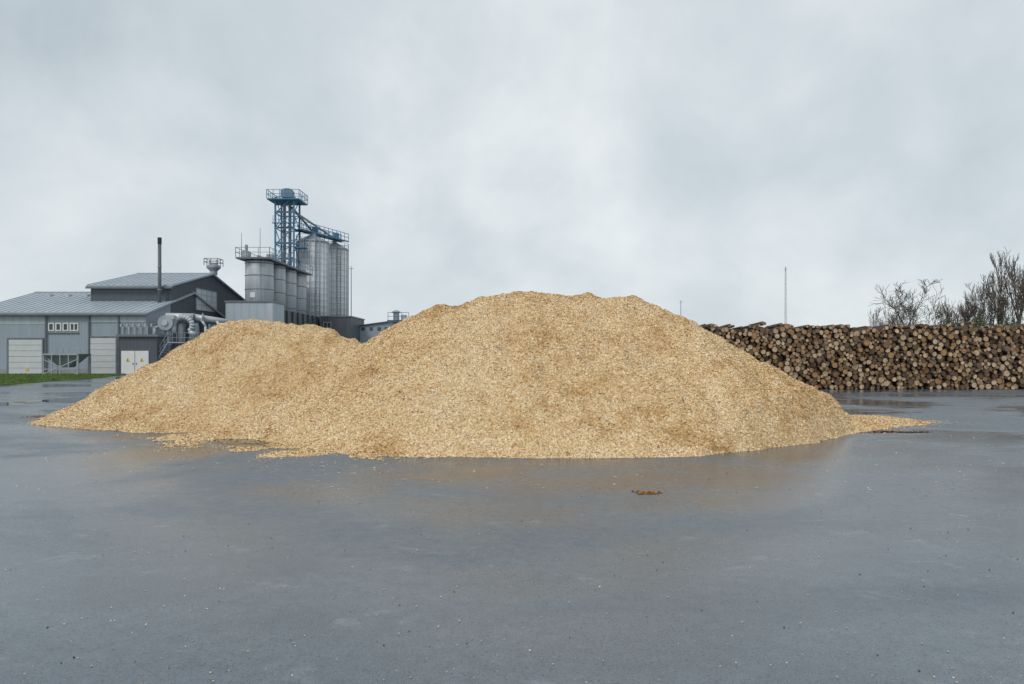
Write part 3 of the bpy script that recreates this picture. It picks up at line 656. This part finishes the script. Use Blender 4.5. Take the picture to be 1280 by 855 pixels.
# ---------------------------------------------------------------- trees
def tree(px,ytop,D,wpx,label,seed,leafy=0,name='bare_tree',leafm='leaf',up=.3,lv_max=5,thick=.017):
    """recursive bare tree, then scaled to its measured height and crown width"""
    r_=random.Random(seed); x=X(px,D); Ht=Z(ytop,D); e=empty(name,(x,D,0),label,'tree')
    segsA=[]; tips=[]
    def br(p,d,L,r,lv):
        segs=4 if lv==0 else 3
        for s in range(segs):
            nd=(d+Vector((r_.gauss(0,.13),r_.gauss(0,.13),r_.gauss(0,.07)+.10*up))).normalized()
            q=p+nd*(L/segs); r2=r*.85
            segsA.append((p.copy(),q.copy(),r,r2,lv))
            if lv<lv_max and (lv>0 or s>=1):
                for _ in range(2 if (lv==0 or lv==3) else 1):
                    a=r_.uniform(.45,.95); ax=nd.orthogonal(); ax.rotate(Matrix.Rotation(r_.uniform(0,6.28),3,nd)); cd=(nd*math.cos(a)+ax*math.sin(a)+Vector((0,0,up))).normalized()
                    br(q,cd,L*r_.uniform(.5,.8)*(1.1 if lv==0 else 1),r2*.55,lv+1)
            p=q;d=nd;r=r2
        if lv==lv_max: tips.append(p)
    br(Vector((0,0,0)),Vector((0,0,1)),1,.045,0)
    zs=sorted(s[1].z for s in segsA); xs=sorted(s[1].x for s in segsA); k=len(xs); wid=(xs[int(k*.98)]-xs[int(k*.02)]); mz=zs[int(k*.985)]
    xm=(xs[int(k*.98)]+xs[int(k*.02)])/2
    kz=Ht/mz; kx=(wpx/F*D)/wid
    T_=lambda v:Vector((x+(v.x-xm*min(1,max(0,v.z/.3)))*kx,D+v.y*kx,v.z*kz if v.z<mz else (mz+(v.z-mz)*.5)*kz))
    tr=MB(); cr=MB()
    for (p,q,r,r2,lv) in segsA:
        f=Ht*.5; (tr if lv<2 else cr).tube(T_(p),T_(q),max(r*f,thick),max(r2*f,thick*.8),6 if lv<2 else 3,cap=False)
    tr.build('trunk',M['tree'],e); cr.build('crown',M['twig'],e)
    if leafy:
        lf=MB()
        for _ in range(leafy):
            p=T_(tips[r_.randrange(len(tips))])+Vector((r_.gauss(0,.15),r_.gauss(0,.15),r_.gauss(0,.15))); s=r_.uniform(.03,.08)
            a=Vector((r_.gauss(0,1),r_.gauss(0,1),r_.gauss(0,1))).normalized(); b=a.orthogonal().normalized()
            lf.addf([p-a*s,p+b*s*.6,p+a*s,p-b*s*.6],[(0,1,2,3)])
        lf.build('foliage',M[leafm],e)
tree(1140,353,78,80,'round spreading bare tree, leftmost of the trees behind the log wall',3,thick=.021)
tree(1190,360,84,52,'smaller bare tree second from the left behind the log wall',5,150,thick=.021)
tree(1224,357,80,54,'bushy olive tinged tree third from the left behind the log wall',8,900,thick=.021)
tree(1246,346,82,48,'dense dark tree just left of the tallest tree behind the log wall',14,700,up=.5,thick=.022)
tree(1271,318,76,52,'tallest tree at the right edge of the photo behind the log wall',22,700,up=.55,thick=.022)
tree(1108,386,84,34,'low twiggy shrub-like tree at the left foot of the round bare tree',31)
tree(1320,340,80,60,'tree cut by the right edge of the frame behind the log wall',25,200)
for (px,yt,D,w,lb,sd) in ((1186,401,70,2.4,'low green bush showing over the log wall under the second tree',1),(1222,400,68,2.0,'low dark green bush over the log wall under the bushy trees',2),(1262,401,66,2.6,'dark green bush over the log wall at the foot of the tallest tree',3)):
    r_=random.Random(sd); x=X(px,D); Ht=Z(yt,D); e=empty('bush',(x,D,0),lb,'bush'); lf=MB(); stm=MB()
    for k in range(3800):
        u=r_.random(); a=r_.uniform(0,6.28); zz=Ht*(.15+.85*u); rr=w*math.sqrt(max(0,1-u**2.2))*(r_.random()**.4)*(1+.25*math.sin(4*a+u*5)); s=r_.uniform(.06,.14)
        p=Vector((x+rr*math.cos(a),D+rr*math.sin(a),zz*(1+.06*math.sin(7*a)))); b1=Vector((r_.gauss(0,1),r_.gauss(0,1),r_.gauss(0,1))).normalized(); b2=b1.orthogonal().normalized()
        lf.addf([p-b1*s,p+b2*s*.5,p+b1*s,p-b2*s*.5],[(0,1,2,3)])
    for k in range(12): a=k*.52; stm.tube((x,D,0),(x+w*.6*math.cos(a),D+w*.6*math.sin(a),Ht*.8),.07,.02,5)
    lf.build('foliage',M['ever'],e); stm.build('stem',M['tree'],e)
# ---------------------------------------------------------------- sky
W=bpy.data.worlds.new('World'); S.world=W; W.use_nodes=True; t=NT(W); t.n.clear()
out=t.add('ShaderNodeOutputWorld'); SE=48
sky=t.add('ShaderNodeTexSky',sky_type='NISHITA'); sky.sun_disc=False; sky.sun_elevation=math.radians(SE); sky.sun_rotation=math.radians(215)
b1=t.add('ShaderNodeBackground'); t.put(b1.inputs[0],sky.outputs[0]); b1.inputs[1].default_value=.08
g=t.add('ShaderNodeTexCoord').outputs['Generated']
sep=t.add('ShaderNodeSeparateXYZ'); t.put(sep.inputs[0],g)
zc=t.math('ADD',t.math('MAXIMUM',sep.outputs[2],0.0),.6)
cb=t.add('ShaderNodeCombineXYZ'); t.put(cb.inputs[0],t.math('DIVIDE',sep.outputs[0],zc)); t.put(cb.inputs[1],t.math('DIVIDE',sep.outputs[1],zc)); 
pv=cb.outputs[0]
n1=t.noise(pv,1.7,8,.5,.3); n2=t.noise(t.vm('ADD',g,(5,3,1)),3.6,8,.52,.3); n3=t.noise(t.vm('ADD',pv,(2,7,4)),5.5,8,.55,.4)
wn=t.noise(g,4,7,.6,0,'Color'); dv=t.vm('NORMALIZE',t.vm('ADD',g,t.vm('MULTIPLY',t.vm('SUBTRACT',wn,(.5,.5,.5)),(.5,.5,.5))))
val=t.math('ADD',t.math('MULTIPLY_ADD',n1,.75,.16),t.math('ADD',t.math('MULTIPLY_ADD',n2,.8,-.4),t.math('MULTIPLY_ADD',n3,.30,-.15)))
for (px,py,k,am) in ((575,175,130,.15),(745,210,110,.16),(985,300,110,.15),(205,215,55,.14),(1190,125,80,.13),(360,60,50,.05),(640,20,20,.05),(100,60,10,-.12),(1100,210,50,-.05),(460,130,80,-.07),(850,330,60,-.04),(60,320,25,.07),(640,390,20,.05),(1050,30,30,.04)):
    v=Vector(((px-640)/F,1,(HY-py)/F)).normalized(); d=t.vm('DOT_PRODUCT',dv,tuple(v),out='Value')
    val=t.math('ADD',val,t.math('MULTIPLY',t.math('EXPONENT',t.math('MULTIPLY',t.math('SUBTRACT',d,1.0),k)),am))
col=t.ramp(val,[(.18,(.42,.485,.53)),(.42,(.545,.61,.65)),(.56,(.615,.675,.71)),(.68,(.69,.74,.765)),(.85,(.79,.83,.85))])
b2=t.add('ShaderNodeBackground'); t.put(b2.inputs[0],col); b2.inputs[1].default_value=1.10
mx=t.add('ShaderNodeMixShader'); mx.inputs[0].default_value=.93; t.l.new(b1.outputs[0],mx.inputs[1]); t.l.new(b2.outputs[0],mx.inputs[2]); t.l.new(mx.outputs[0],out.inputs[0])
sl=bpy.data.lights.new('sun','SUN'); sl.energy=1.5; sl.angle=math.radians(18); sl.color=(1,.97,.93)
so=bpy.data.objects.new('sun',sl); C.objects.link(so)
az=math.radians(215); el=math.radians(SE); dirv=Vector((math.sin(az)*math.cos(el),math.cos(az)*math.cos(el),math.sin(el)))
so.rotation_euler=(dirv).to_track_quat('Z','Y').to_euler(); so.location=(0,0,50)
# ---------------------------------------------------------------- camera
cd=bpy.data.cameras.new('camera'); cd.sensor_width=36; cd.lens=36*F/1280; cd.shift_y=15.5/1280; cd.clip_end=3000
co=bpy.data.objects.new('camera',cd); C.objects.link(co); co.location=(0,0,CH); co.rotation_euler=(math.radians(90),0,0); S.camera=co
S.view_settings.view_transform='Standard'; S.view_settings.look='None'; S.view_settings.exposure=0
